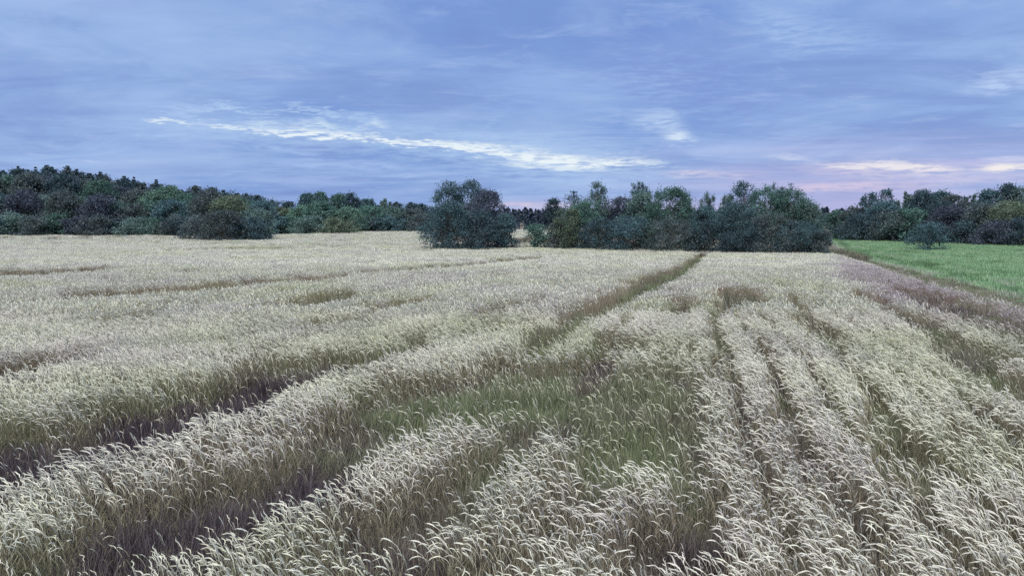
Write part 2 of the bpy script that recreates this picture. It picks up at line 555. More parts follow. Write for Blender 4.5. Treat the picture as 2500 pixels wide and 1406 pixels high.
# gaps in the crop. H: (x, y_top, y_bottom) along x ; V: (y, x_left, x_right) along y.  strength, tone of what grows there
GAPS = [
    ('H', [(-400, 1110, 1300), (0, 1034, 1165), (200, 992, 1106), (400, 950, 1062), (520, 919, 1011), (650, 883, 963), (800, 852, 909), (900, 845, 878), (1060, 815, 838)], 0.97, 0.75),
    ('H', [(60, 1370, 1500), (150, 1270, 1480), (260, 1215, 1430), (330, 1190, 1410), (450, 1145, 1345), (600, 1105, 1270), (700, 1080, 1212), (850, 1052, 1152), (960, 1040, 1080)], 0.95, 0.7),
    ('H', [(560, 1230, 1265), (640, 1200, 1235), (760, 1170, 1215), (900, 1150, 1190)], 0.7, 0.6),
    ('H', [(760, 1030, 1080), (900, 950, 1050), (1000, 915, 1025), (1150, 890, 1010), (1300, 870, 990), (1420, 860, 960), (1500, 850, 930)], 0.74, 0.22),
    ('H', [(880, 1230, 1330), (980, 1190, 1290), (1080, 1140, 1250), (1180, 1080, 1180), (1260, 1030, 1110), (1350, 985, 1050), (1430, 930, 1010)], 0.78, 0.55),
    ('H', [(1400, 900, 1060), (1520, 850, 1100), (1640, 880, 1110), (1700, 930, 1080), (1740, 960, 1000)], 0.5, 0.05),
    ('V', [(617, 1708, 1735), (650, 1640, 1703), (700, 1512, 1608), (740, 1430, 1530), (780, 1365, 1455), (820, 1310, 1400), (860, 1260, 1360)], 0.95, 0.08),
    ('V', [(740, 1572, 1588), (770, 1530, 1556), (800, 1500, 1532), (830, 1470, 1506), (870, 1430, 1480), (900, 1400, 1470)], 0.9, 0.6),
    ('V', [(700, 1800, 1840), (712, 1770, 1880), (735, 1755, 1882), (748, 1750, 1790)], 0.8, 0.45),
    ('V', [(722, 1665, 1700), (745, 1640, 1700), (765, 1635, 1670)], 0.7, 0.5),
    ('V', [(712, 1915, 1940), (760, 1955, 2000), (800, 1988, 2032), (850, 2030, 2075), (875, 2052, 2080)], 0.9, 0.3),
    ('V', [(920, 2105, 2135), (1000, 2135, 2185), (1080, 2165, 2240), (1130, 2225, 2300), (1190, 2275, 2330), (1230, 2300, 2330)], 0.85, 0.3),
    ('V', [(705, 2075, 2115), (740, 2140, 2195), (765, 2200, 2265), (800, 2250, 2350), (850, 2310, 2425), (900, 2375, 2490), (950, 2440, 2560), (1000, 2520, 2650)], 0.9, 0.35),
    ('V', [(690, 2170, 2230), (720, 2230, 2350), (760, 2300, 2480), (800, 2400, 2620), (840, 2520, 2760)], 0.55, 0.5),
    ('V', [(812, 1850, 1872), (900, 1886, 1916), (1000, 1918, 1962), (1090, 1935, 1985), (1130, 1950, 1990)], 0.8, 0.45),
    ('V', [(690, 1766, 1780), (780, 1738, 1765), (850, 1740, 1776), (900, 1742, 1800), (930, 1750, 1830)], 0.8, 0.5),
    ('V', [(980, 2370, 2410), (1010, 2400, 2450), (1060, 2450, 2510), (1100, 2500, 2560)], 0.8, 0.6),
    ('V', [(1180, 2080, 2110), (1230, 2120, 2170), (1290, 2160, 2230), (1330, 2190, 2240)], 0.6, 0.5),
    ('H', [(1540, 1290, 1370), (1620, 1250, 1370), (1700, 1215, 1340), (1760, 1190, 1290), (1800, 1180, 1230)], 0.75, 0.55),
    ('H', [(1120, 1340, 1380), (1200, 1330, 1390), (1320, 1320, 1380)], 0.4, 0.5),
    ('H', [(150, 710, 720), (300, 704, 719), (500, 693, 706), (700, 676, 687), (860, 667, 674)], 0.85, 0.5),
    ('H', [(870, 661, 667), (1000, 652, 660), (1150, 640, 649), (1330, 625, 631)], 0.7, 0.45),
    ('H', [(670, 738, 748), (780, 711, 738), (880, 707, 720)], 0.8, 0.3),
    ('H', [(880, 738, 752), (1000, 725, 745), (1070, 718, 735)], 0.55, 0.2),
    ('H', [(1150, 762, 772), (1250, 740, 752), (1340, 722, 734)], 0.55, 0.4),
    ('H', [(-300, 660, 676), (60, 655, 673), (170, 652, 664), (300, 650, 655)], 0.8, 0.4),
    ('H', [(400, 607, 612), (600, 604, 609), (840, 597, 602)], 0.5, 0.6),
    ('H', [(-300, 578, 584), (150, 578, 585), (430, 578, 584)], 0.5, 0.7),
    ('H', [(-300, 920, 970), (0, 880, 918), (80, 868, 900), (260, 850, 865)], 0.75, 0.6),
    ('H', [(520, 870, 890), (640, 856, 880), (760, 842, 858)], 0.4, 0.55),
    ('H', [(820, 1225, 1245), (1000, 1250, 1300), (1040, 1240, 1290)], 0.3, 0.7),
    ('V', [(1010, 1690, 1730), (1100, 1660, 1740), (1200, 1640, 1700)], 0.35, 0.25),
]
_G = [(k, np.array(p, float), s, tone) for k, p, s, tone in GAPS]


def field(x, y):
    """density 0..1, tone of the undergrowth, height factor, inside-crop mask"""
    z = terrain(x, y) + CROP_H * 0.92
    u, v = project(x, y, z)
    u = u + (vnoise(x, y, 0.9, 3) - 0.5) * 900 / np.maximum(y, 6)
    wob = (vnoise(x, y, 0.7, 4) - 0.5)
    dens = np.ones_like(x)
    edge_h = np.ones_like(x)
    tone = np.full_like(x, 0.5)
    for k, P, s, tn in _G:
        if k == 'H':
            par, val = u, v
        else:
            par, val = v, u
        lo, hi = np.interp(par, P[:, 0], P[:, 1]), np.interp(par, P[:, 0], P[:, 2])
        half = np.maximum((hi - lo) / 2 * 1.12, 1) + (0.8 if k == 'H' else 2.5) * s01((790 - v) / 60)
        q = np.abs(val - (lo + hi) / 2) / half + wob * 0.7
        endf = s01((par - P[0, 0]) / 12 + 0.5) * s01((P[-1, 0] - par) / 12 + 0.5)
        g = s * (1 - s01((q - 0.78) / 0.42)) * endf
        dens *= 1 - g
        edge_h = np.minimum(edge_h, 1 - 0.16 * s * s01((1.5 - q) / 0.6) * endf)
        tone = np.where(g > 0.25, tn, tone)
    thin = s01((u - 820) / 150) * s01((1980 - u) / 160) * s01((v - 860) / 60)
    thin2 = s01((u - 850) / 120) * s01((1780 - u) / 140) * s01((v - 860) / 50) * s01((1150 - v) / 90)
    mott = vnoise(x, y, 0.8, 15) * 0.5 + vnoise(x, y, 2.0, 16) * 0.5
    dens *= (1 - thin * (0.10 + 0.35 * s01((mott - 0.4) / 0.25))) * (1 - thin2 * (0.10 + 0.50 * s01((mott - 0.42) / 0.2)))
    # drilling rows
    th = np.radians(np.interp(u, [0, 1200, 1700, 2500], [31, 31, 14, 9]))
    thr = np.radians(11.0)
    w = x * np.cos(thr) - y * np.sin(thr)
    w = w + (vnoise(x, y, 9, 8) - 0.5) * 0.4
    row = 0.5 + 0.5 * np.sin(w * 2 * PI / 0.82)
    right = s01((u - 1620) / 220)
    thl = np.radians(30.0)
    wl = x * np.cos(thl) - y * np.sin(thl) + (vnoise(x, y, 9, 9) - 0.5) * 1.4
    rowl = 0.5 + 0.5 * np.sin(wl * 2 * PI / 1.9)
    near = s01((70 - y) / 40)
    hfac = 1 - right * near * 0.16 * (1 - s01(row * 2.2)) - (1 - right) * 0.05 * (1 - rowl)
    dens *= 1 - right * near * 0.75 * (1 - s01(row * 2.6)) - (1 - right) * 0.25 * (1 - s01(rowl * 1.6))
    big = vnoise(x, y, 3.0, 11) * 0.6 + vnoise(x, y, 1.1, 12) * 0.4
    dens *= np.clip(0.55 + (big - 0.25) * 1.3, 0.25, 1)
    # streaks of thin crop further out, drawn along the rows
    st = vnoise(wl * 3.0, (x * np.sin(thl) + y * np.cos(thl)) * 0.35, 2.2, 13)
    dens *= 1 - 0.45 * s01((st - 0.62) / 0.2) * s01((y - 14) / 10) * (1 - right)
    hfac = hfac * edge_h * (0.93 + 0.12 * vnoise(x, y, 4.0, 14))
    u0, v0 = project(x, y, z)
    inside = v0 > EDGE(u0)
    inside |= (y > 165) & (u0 > 1210) & (u0 < 1420) & (v0 > 560)
    inside &= (y < 250)
    lil = s01((95 - (v0 - EDGE(u0))) / 60) * s01((u0 - 1990) / 120)
    hfac = hfac * (1 - 0.22 * lil)
    dens = dens * (1 - 0.25 * lil)
    return dens, tone, hfac, inside, u0, v0


# ------------------------------------------------------------------ ground sheets
def grid_sheet(name, xs, ys, zoff, material, keep=None):
    gx, gy = np.meshgrid(xs, ys)
    x, y = gx.ravel(), gy.ravel()
    V = np.stack([x, y, terrain(x, y) + zoff], 1)
    nx, ny = len(xs), len(ys)
    i, j = np.meshgrid(np.arange(ny - 1), np.arange(nx - 1), indexing='ij')
    q = np.stack([i * nx + j, i * nx + j + 1, (i + 1) * nx + j + 1, (i + 1) * nx + j], -1).reshape(-1, 4)
    if keep is not None:
        c = V[q].mean(1)
        q = q[keep(c[:, 0], c[:, 1])]
        used, inv = np.unique(q, return_inverse=True)
        V, q = V[used], inv.reshape(-1, 4)
    return link(name, mesh_from(name, V, q, [material], smooth=True))


xs = np.unique(np.concatenate([np.linspace(-3500, -150, 14), np.linspace(-150, 150, 151), np.linspace(150, 3500, 14)]))
ys = np.unique(np.concatenate([np.linspace(-60, 0, 8), np.linspace(0, 260, 131), np.linspace(260, 5000, 24)]))
tag(grid_sheet('ground', xs, ys, 0, M_soil), kind='structure')


def in_meadow(x, y, pad=0):
    u, v = project(x, y, terrain(x, y))
    return (u > 2022 - pad) & (v < MEADOW(u) + pad) & (y < 195) & (x < 175) & (y > 5)


xm = np.arange(16, 176, 0.8)
ym = np.arange(8, 190, 0.8)
tag(grid_sheet('meadow', xm, ym, 0.02, M_turf, in_meadow), kind='structure')


# ------------------------------------------------------------------ scatter (ground cover only)
def scatter(name, P, rotz, tilt, scale, idx, tint, protos, sz=None):
    me = bpy.data.meshes.new(name)
    n = len(P)
    me.vertices.add(n)
    me.vertices.foreach_set('co', np.asarray(P, np.float32).ravel())
    R = np.zeros((n, 3), np.float32)
    R[:, 0] = tilt[:, 0]; R[:, 1] = tilt[:, 1]; R[:, 2] = rotz
    S = np.stack([scale, scale, scale if sz is None else sz], 1).astype(np.float32)
    a = me.attributes.new('rot', 'FLOAT_VECTOR', 'POINT'); a.data.foreach_set('vector', R.ravel())
    a = me.attributes.new('scl', 'FLOAT_VECTOR', 'POINT'); a.data.foreach_set('vector', S.ravel())
    a = me.attributes.new('pick', 'INT', 'POINT'); a.data.foreach_set('value', np.asarray(idx, np.int32))
    a = me.attributes.new('tint', 'FLOAT', 'POINT'); a.data.foreach_set('value', np.asarray(tint, np.float32))
    o = link(name, me)
    col = bpy.data.collections.new(name + '_kinds')
    for i, pm in enumerate(protos):
        po = bpy.data.objects.new('%s_kind_%03d' % (name, i), pm)
        col.objects.link(po)
    g = bpy.data.node_groups.new(name + '_scatter', 'GeometryNodeTree')
    g.interface.new_socket('Geometry', in_out='INPUT', socket_type='NodeSocketGeometry')
    g.interface.new_socket('Geometry', in_out='OUTPUT', socket_type='NodeSocketGeometry')
    gn = g.nodes.new
    gl = g.links.new
    gi, go = gn('NodeGroupInput'), gn('NodeGroupOutput')
    iop = gn('GeometryNodeInstanceOnPoints')
    ci = gn('GeometryNodeCollectionInfo')
    ci.inputs['Collection'].default_value = col
    ci.inputs['Separate Children'].default_value = True
    ci.inputs['Reset Children'].default_value = True

    def na(nm, ty):
        k = gn('GeometryNodeInputNamedAttribute')
        k.data_type = ty
        k.inputs['Name'].default_value = nm
        return k.outputs['Attribute']
    e2r = gn('FunctionNodeEulerToRotation')
    gl(na('rot', 'FLOAT_VECTOR'), e2r.inputs[0])
    gl(gi.outputs[0], iop.inputs['Points'])
    gl(ci.outputs[0], iop.inputs['Instance'])
    iop.inputs['Pick Instance'].default_value = True
    gl(na('pick', 'INT'), iop.inputs['Instance Index'])
    gl(e2r.outputs[0], iop.inputs['Rotation'])
    gl(na('scl', 'FLOAT_VECTOR'), iop.inputs['Scale'])
    gl(iop.outputs[0], go.inputs[0])
    md = o.modifiers.new('scatter', 'NODES')
    md.node_group = g
    return o


# ---- cereal stalks
def stalk(mb, r, x0=0, y0=0, az=0.0, H=1.1, kind='arch', detail=2, earw=1.0):
    """stem, nodding ear with awns and two leaves, bending towards az"""
    lean = r.uniform(0.02, 0.10)
    ca, sa = math.cos(az), math.sin(az)
    earL = r.uniform(0.085, 0.15)
    if kind == 'arch':
        bend = r.uniform(1.2, 2.3)
    elif kind == 'lean':
        bend = r.uniform(0.7, 1.3)
    else:
        bend = r.uniform(0.1, 0.5)
    nS = 4 if detail == 2 else 2
    # stem straight up to H - neck, then an arc
    neck = r.uniform(0.10, 0.18)
    P = [np.array([0.0, 0.0])]
    for i in range(1, nS + 1):
        f = i / nS
        P.append(np.array([lean * f * f * 1.0, (H - neck * 0.7) * f]))
    a = 0.18
    stemN = len(P)
    nk = 3 if detail == 2 else (2 if detail == 1 else 1)
    for i in range(nk):
        a += bend * 0.5 / nk
        P.append(P[-1] + np.array([math.sin(a), math.cos(a)]) * neck / nk)
    ear0 = len(P) - 1
    ne = 6 if detail == 2 else (3 if detail == 1 else 2)
    for i in range(ne):
        a += bend * 0.5 / ne
        P.append(P[-1] + np.array([math.sin(a), math.cos(a)]) * earL / ne)
    P = np.array(P)
    side = r.normal(0, 0.02, len(P)).cumsum() * 0.5
    P3 = np.stack([x0 + P[:, 0] * ca - side * sa, y0 + P[:, 0] * sa + side * ca, P[:, 1]], 1)
    sh = r.random()
    st = P3[:ear0 + 1]
    if detail == 2:
        mb.tube(st[:stemN], np.linspace(0.0030, 0.0024, stemN), 3, shade=sh, mat=1)
        mb.tube(st[stemN - 1:], np.linspace(0.0027, 0.0032, len(st) - stemN + 1), 3, shade=sh * .7, mat=0)
    else:
        w = 0.0035 if detail == 1 else 0.0035
        d = np.array([-sa, ca, 0]) * w
        d2 = np.array([1, 0, 0]) * w
        V = np.concatenate([st - d2, st + d2])
        n = len(st)
        q = [[i, i + 1, n + i + 1, n + i] for i in range(n - 1)]
        mb.add(V, q=q, shade=sh, mat=1)
    ep = P3[ear0:]
    t = np.linspace(0, 1, len(ep))
    wd = (0.0096 * earw) * np.clip(np.sin(PI * (0.12 + 0.86 * t)) ** 0.6, 0.12, 1)
    if detail == 2:
        mb.tube(ep, wd, 4, shade=np.clip(sh * 0.6 + r.random() * 0.4, 0, 1), mat=0, flat=0.7)
        # awns: thin blades fanning forward from both rows of grains
        for i in range(9):
            k = r.uniform(0.05, 0.95) * (len(ep) - 1)
            i0 = int(k); f = k - i0
            p = ep[i0] * (1 - f) + ep[min(i0 + 1, len(ep) - 1)] * f
            tg = ep[min(i0 + 1, len(ep) - 1)] - ep[i0]
            tg = tg / (np.linalg.norm(tg) + 1e-9)
            o = r.normal(0, 1, 3); o -= tg * o.dot(tg); o /= np.linalg.norm(o) + 1e-9
            ln = r.uniform(0.03, 0.055)
            tip = p + tg * ln + o * ln * 0.40
            wv = np.cross(tg, o) * 0.0014
            mb.add([p - wv, p + wv, tip], t=[[0, 1, 2]], shade=min(1, sh + 0.2), mat=0)
    else:
        k = 1.15
        V, q = [], []
        for dvec in (np.array([1, 0, 0.0]), np.array([0, 0.5, 0.85])):
            b = sum(len(v) for v in V)
            n = len(ep)
            V.append(np.concatenate([ep - dvec * wd[:, None] * k, ep + dvec * wd[:, None] * k]))
            q += [[b + i, b + i + 1, b + n + i + 1, b + n + i] for i in range(n - 1)]
        mb.add(np.concatenate(V), q=q, shade=np.clip(sh * 0.6 + r.random() * 0.4, 0, 1), mat=0)
    # leaves
    if detail >= 1:
        for i in range(2 if detail == 2 else 1):
            h = r.uniform(0.25, 0.75) * H
            la = r.uniform(0, 2 * PI)
            ln = r.uniform(0.12, 0.25)
            d = np.array([math.cos(la), math.sin(la), 0])
            wv = np.array([-math.sin(la), math.cos(la), 0]) * 0.005
            b = np.array([x0 + lean * (h / H) ** 2 * ca, y0 + lean * (h / H) ** 2 * sa, h])
            p1 = b + d * ln * 0.45 + np.array([0, 0, ln * 0.5])
            p2 = b + d * ln + np.array([0, 0, ln * r.uniform(-0.3, 0.4)])
            mb.add([b - wv, b + wv, p1 - wv, p1 + wv, p2], q=[[0, 1, 3, 2]], t=[[2, 3, 4]], shade=r.random(), mat=2)


CM = [M_ear, M_stem, M_blade]
pr = np.random.default_rng(21)


def proto(name, fn, mats):
    mb = MB()
    fn(mb)
    return mb.mesh(name, mats)


single = []
for i in range(16):
    kd = 'arch' if i < 9 else ('lean' if i < 13 else 'up')
    single.append(proto('stalk_kind', lambda mb: stalk(mb, pr, 0, 0, 0, pr.uniform(0.78, 0.95), kd, 2), CM))


def clump(rad, n, detail, earw):
    def fn(mb):
        for _ in range(n):
            a, q = pr.uniform(0, 2 * PI), rad * math.sqrt(pr.random())
            kd = pr.choice(['arch', 'arch', 'lean', 'up'])
            stalk(mb, pr, q * math.cos(a), q * math.sin(a), pr.normal(0, 0.6), pr.uniform(0.76, 0.95), kd, detail, earw)
    return fn


mids = [proto('stalk_clump_kind', clump(0.22, 9, 1, 1.4), CM) for _ in range(12)]
fars = [proto('stalk_patch_kind', clump(0.55, 44, 0, 2.4), CM) for _ in range(8)]
vfars = [proto('stalk_far_patch_kind', clump(1.2, 90, 0, 5.0), CM) for _ in range(6)]


def sample(y0, y1, dens_per_m2, seed, pad=4.0, ymin=0):
    r = np.random.default_rng(seed)
    hw = lambda y: y * 0.66 + pad
    A = (hw(y0) + hw(y1)) * (y1 - y0)
    n = int(A * dens_per_m2)
    y = np.sqrt(r.random(n) * ((y1 + 6) ** 2 - (y0 + 6) ** 2) + (y0 + 6) ** 2) - 6
    x = (r.random(n) * 2 - 1) * hw(y)
    return x, y, r


WIND = PI + 0.1       # ears nod to the left


def crop(name, y0, y1, dpm, seed, protos, scale_rng, mode):
    x, y, r = sample(y0, y1, dpm, seed)
    dens, tone, hf, inside, u, v = field(x, y)
    if mode == 'single':
        dens = np.maximum(dens, np.where(tone > 0.6, 0.09, 0.17) + 0.12 * vnoise(x, y, 1.0, 17))
    keep = inside & (r.random(len(x)) < dens ** (1.6 if mode == 'single' else np.where(dens < 0.4, 1.8, 0.8)))
    x, y, dens, tone, hf, u, v = (a[keep] for a in (x, y, dens, tone, hf, u, v))
    n = len(x)
    z = terrain(x, y)
    spread = 0.75 if mode == 'single' else 0.5
    rz = WIND + r.normal(0, spread, n) + (vnoise(x, y, 1.4, 31) - 0.5) * 2.0
    sc = r.uniform(*scale_rng, n) * hf
    tint = 0.5 + (vnoise(x, y, 2.5, 33) - 0.5) * 0.5 + r.normal(0, 0.08, n)
    yel = np.exp(-((u - 1560) / 190) ** 2 - ((v - 1000) / 110) ** 2) + 0.7 * np.exp(-((u - 1200) / 200) ** 2 - ((v - 930) / 60) ** 2)
    tint -= 0.42 * yel
    tint -= 0.12 * (vnoise(x, y, 9, 35) > 0.62)
    lil = s01((v - EDGE(u) + 2) / 8) * s01((95 - (v - EDGE(u))) / 60) * s01((u - 1990) / 120)
    tint = np.where(yel < 0.3, tint + 0.55 * lil * (0.5 + vnoise(x, y, 3, 39)), tint)
    # straighter, shorter stragglers inside the gaps
    gap = dens < 0.35
    if mode == 'single':
        idx = r.choice(np.arange(9), n)
        up = r.random(n) < np.where(gap, 0.75, 0.42) + 0.35 * (vnoise(x, y, 2.2, 37) > 0.55) * (x < 2)
        idx = np.where(up, r.integers(9, 16, n), idx)
        sc = np.where(gap, sc * r.uniform(0.75, 0.98, n), sc)
    else:
        idx = r.integers(0, len(protos), n)
        sc = np.where(gap, sc * 0.85, sc)
    tilt = r.normal(0, 0.05, (n, 2))
    o = scatter(name, np.stack([x, y, z], 1), rz, tilt, sc, idx, np.clip(tint, 0, 1), protos)
    print(name, n)
    return tag(o, kind='stuff')


tag(crop('cereal_crop_near', 2.2, 27, 225, 41, single, (0.88, 1.06), 'single'),
    'pale ripe cereal with nodding whitish ears filling the foreground', 'crop')
tag(crop('cereal_crop_middle', 27, 62, 21.0, 42, mids, (0.92, 1.05), 'clump'),
    'pale ripe cereal in rows in the middle of the field', 'crop')
tag(crop('cereal_crop_far', 62, 125, 6.0, 43, fars, (0.95, 1.05), 'clump'),
    'pale cereal running up to the dark hedge of trees', 'crop')
tag(crop('cereal_crop_beyond', 125, 250, 1.2, 44, vfars, (0.95, 1.05), 'clump'),
    'far pale cereal in front of the left forest', 'crop')


# ---- undergrowth between the rows and in the gaps
def tuft(n, rad, h, w):
    def fn(mb):
        for _ in range(n):
            a, q = pr.uniform(0, 2 * PI), rad * math.sqrt(pr.random())
            b = np.array([q * math.cos(a), q * math.sin(a), 0])
            la = pr.uniform(0, 2 * PI)
            d = np.array([math.cos(la), math.sin(la), 0])
            hh = h * pr.uniform(0.5, 1.15)
            wv = np.array([-math.sin(la), math.cos(la), 0]) * w
            p1 = b + d * hh * 0.15 + np.array([0, 0, hh * 0.6])
            p2 = b + d * hh * pr.uniform(0.2, 0.6) + np.array([0, 0, hh])
            mb.add([b - wv, b + wv, p1 - wv * .8, p1 + wv * .8, p2], q=[[0, 1, 3, 2]], t=[[2, 3, 4]], shade=pr.random(), mat=0)
    return fn


unders = [proto('undergrowth_kind', tuft(34, 0.18, 0.46, 0.005), [M_under]) for _ in range(8)]
unders2 = [proto('undergrowth_far_kind', tuft(40, 0.45, 0.46, 0.012), [M_under]) for _ in range(6)]


def under(name, y0, y1, dpm, seed, protos, label):
    x, y, r = sample(y0, y1, dpm, seed)
    dens, tone, hf, inside, u, v = field(x, y)
    p = np.clip(1.15 - dens, 0.18, 1)
    mead = in_meadow(x, y)
    strip = (~inside) & (~mead) & (x > 10) & (v > EDGE(u) - 60)
    tone = np.where(strip, 0.08, tone)
    keep = (inside | strip) & (r.random(len(x)) < p)
    x, y, dens, tone, u, v, st = (a[keep] for a in (x, y, dens, tone, u, v, strip))
    n = len(x)
    tone = tone - 0.25 * (vnoise(x, y, 1.6, 55) > 0.58) * (y < 30) * (tone < 0.56)
    tint = tone + (vnoise(x, y, 1.2, 51) - 0.5) * np.where(tone > 0.6, 0.35, 0.7) + np.where(tone > 0.6, 0.15, 0) + r.normal(0, 0.06, n)
    sc = r.uniform(0.6, 1.15, n) * (0.75 + 0.5 * vnoise(x, y, 1.0, 53)) * np.where(st, 0.55, 1)
    o = scatter(name, np.stack([x, y, terrain(x, y)], 1), r.uniform(0, 2 * PI, n), r.normal(0, 0.1, (n, 2)), sc,
                r.integers(0, len(protos), n), np.clip(tint, 0, 1), protos)
    print(name, n)
    return tag(o, label, 'weeds', kind='stuff')


under('undergrowth', 2.2, 30, 45, 61, unders, 'dull brown and green weeds growing in the gaps between the cereal rows')
under('undergrowth_far', 30, 110, 3.0, 62, unders2, 'dull weeds in the thin streaks farther out in the field')

# ---- meadow grass
mtuft = [proto('meadow_tuft_kind', tuft(46, 0.5, 0.34, 0.014), [M_meadow]) for _ in range(8)]
r = np.random.default_rng(71)
n = 90000
x = r.uniform(15, 150, n); y = np.sqrt(r.random(n)) * 185
keep = in_meadow(x, y) & (r.random(n) < 0.9)
x, y = x[keep], y[keep]
um, vm_ = project(x, y, terrain(x, y))
edge_d = MEADOW(um) - vm_
tint = 0.5 - 0.35 * (vnoise(x, y, 4, 72) - 0.3) - 0.3 * np.exp(-((edge_d - 16) / 14) ** 2) + 0.75 * np.exp(-(edge_d / 5) ** 2)
tint = tint + 0.5 * np.exp(-((edge_d - 24) / 5) ** 2) * (vnoise(x, y, 3, 75) > 0.4) + r.normal(0, 0.12, len(x))
o = scatter('meadow_grass', np.stack([x, y, terrain(x, y) + 0.02], 1), r.uniform(0, 6.28, len(x)), r.normal(0, 0.08, (len(x), 2)),
            r.uniform(0.6, 1.25, len(x)), r.integers(0, 8, len(x)), np.clip(tint + 0.55 * (vnoise(x, y, 1.7, 76) - 0.45), 0, 1), mtuft)
tag(o, 'bright green grass of the meadow on the right', 'grass', kind='stuff')
print('meadow', len(x))


# ------------------------------------------------------------------ trees
def leaves(mb, P, size, r, shade, elong=1.5):
    n = len(P)
    a = r.normal(0, 1, (n, 3)); a /= np.linalg.norm(a, axis=1)[:, None]
    b = r.normal(0, 1, (n, 3)); b -= a * (a * b).sum(1)[:, None]; b /= np.linalg.norm(b, axis=1)[:, None]
    s = size * r.uniform(0.55, 1.35, n)[:, None]
    V = np.stack([P - a * s * elong * .5, P + b * s * .5, P + a * s * elong * .5, P - b * s * .5], 1).reshape(-1, 3)
    mb.add(V, q=np.arange(n * 4).reshape(-1, 4), shade=shade)


def limb(mb, p0, p1, r0, r1, r, sag=0.1, seg=3, sides=3):
    t = np.linspace(0, 1, seg + 1)[:, None]
    P = p0 * (1 - t) + p1 * t
    ln = np.linalg.norm(p1 - p0)
    P[1:-1] += r.normal(0, sag * ln * 0.4, (seg - 1, 3))
    mb.tube(P, np.linspace(r0, r1, seg + 1), sides)


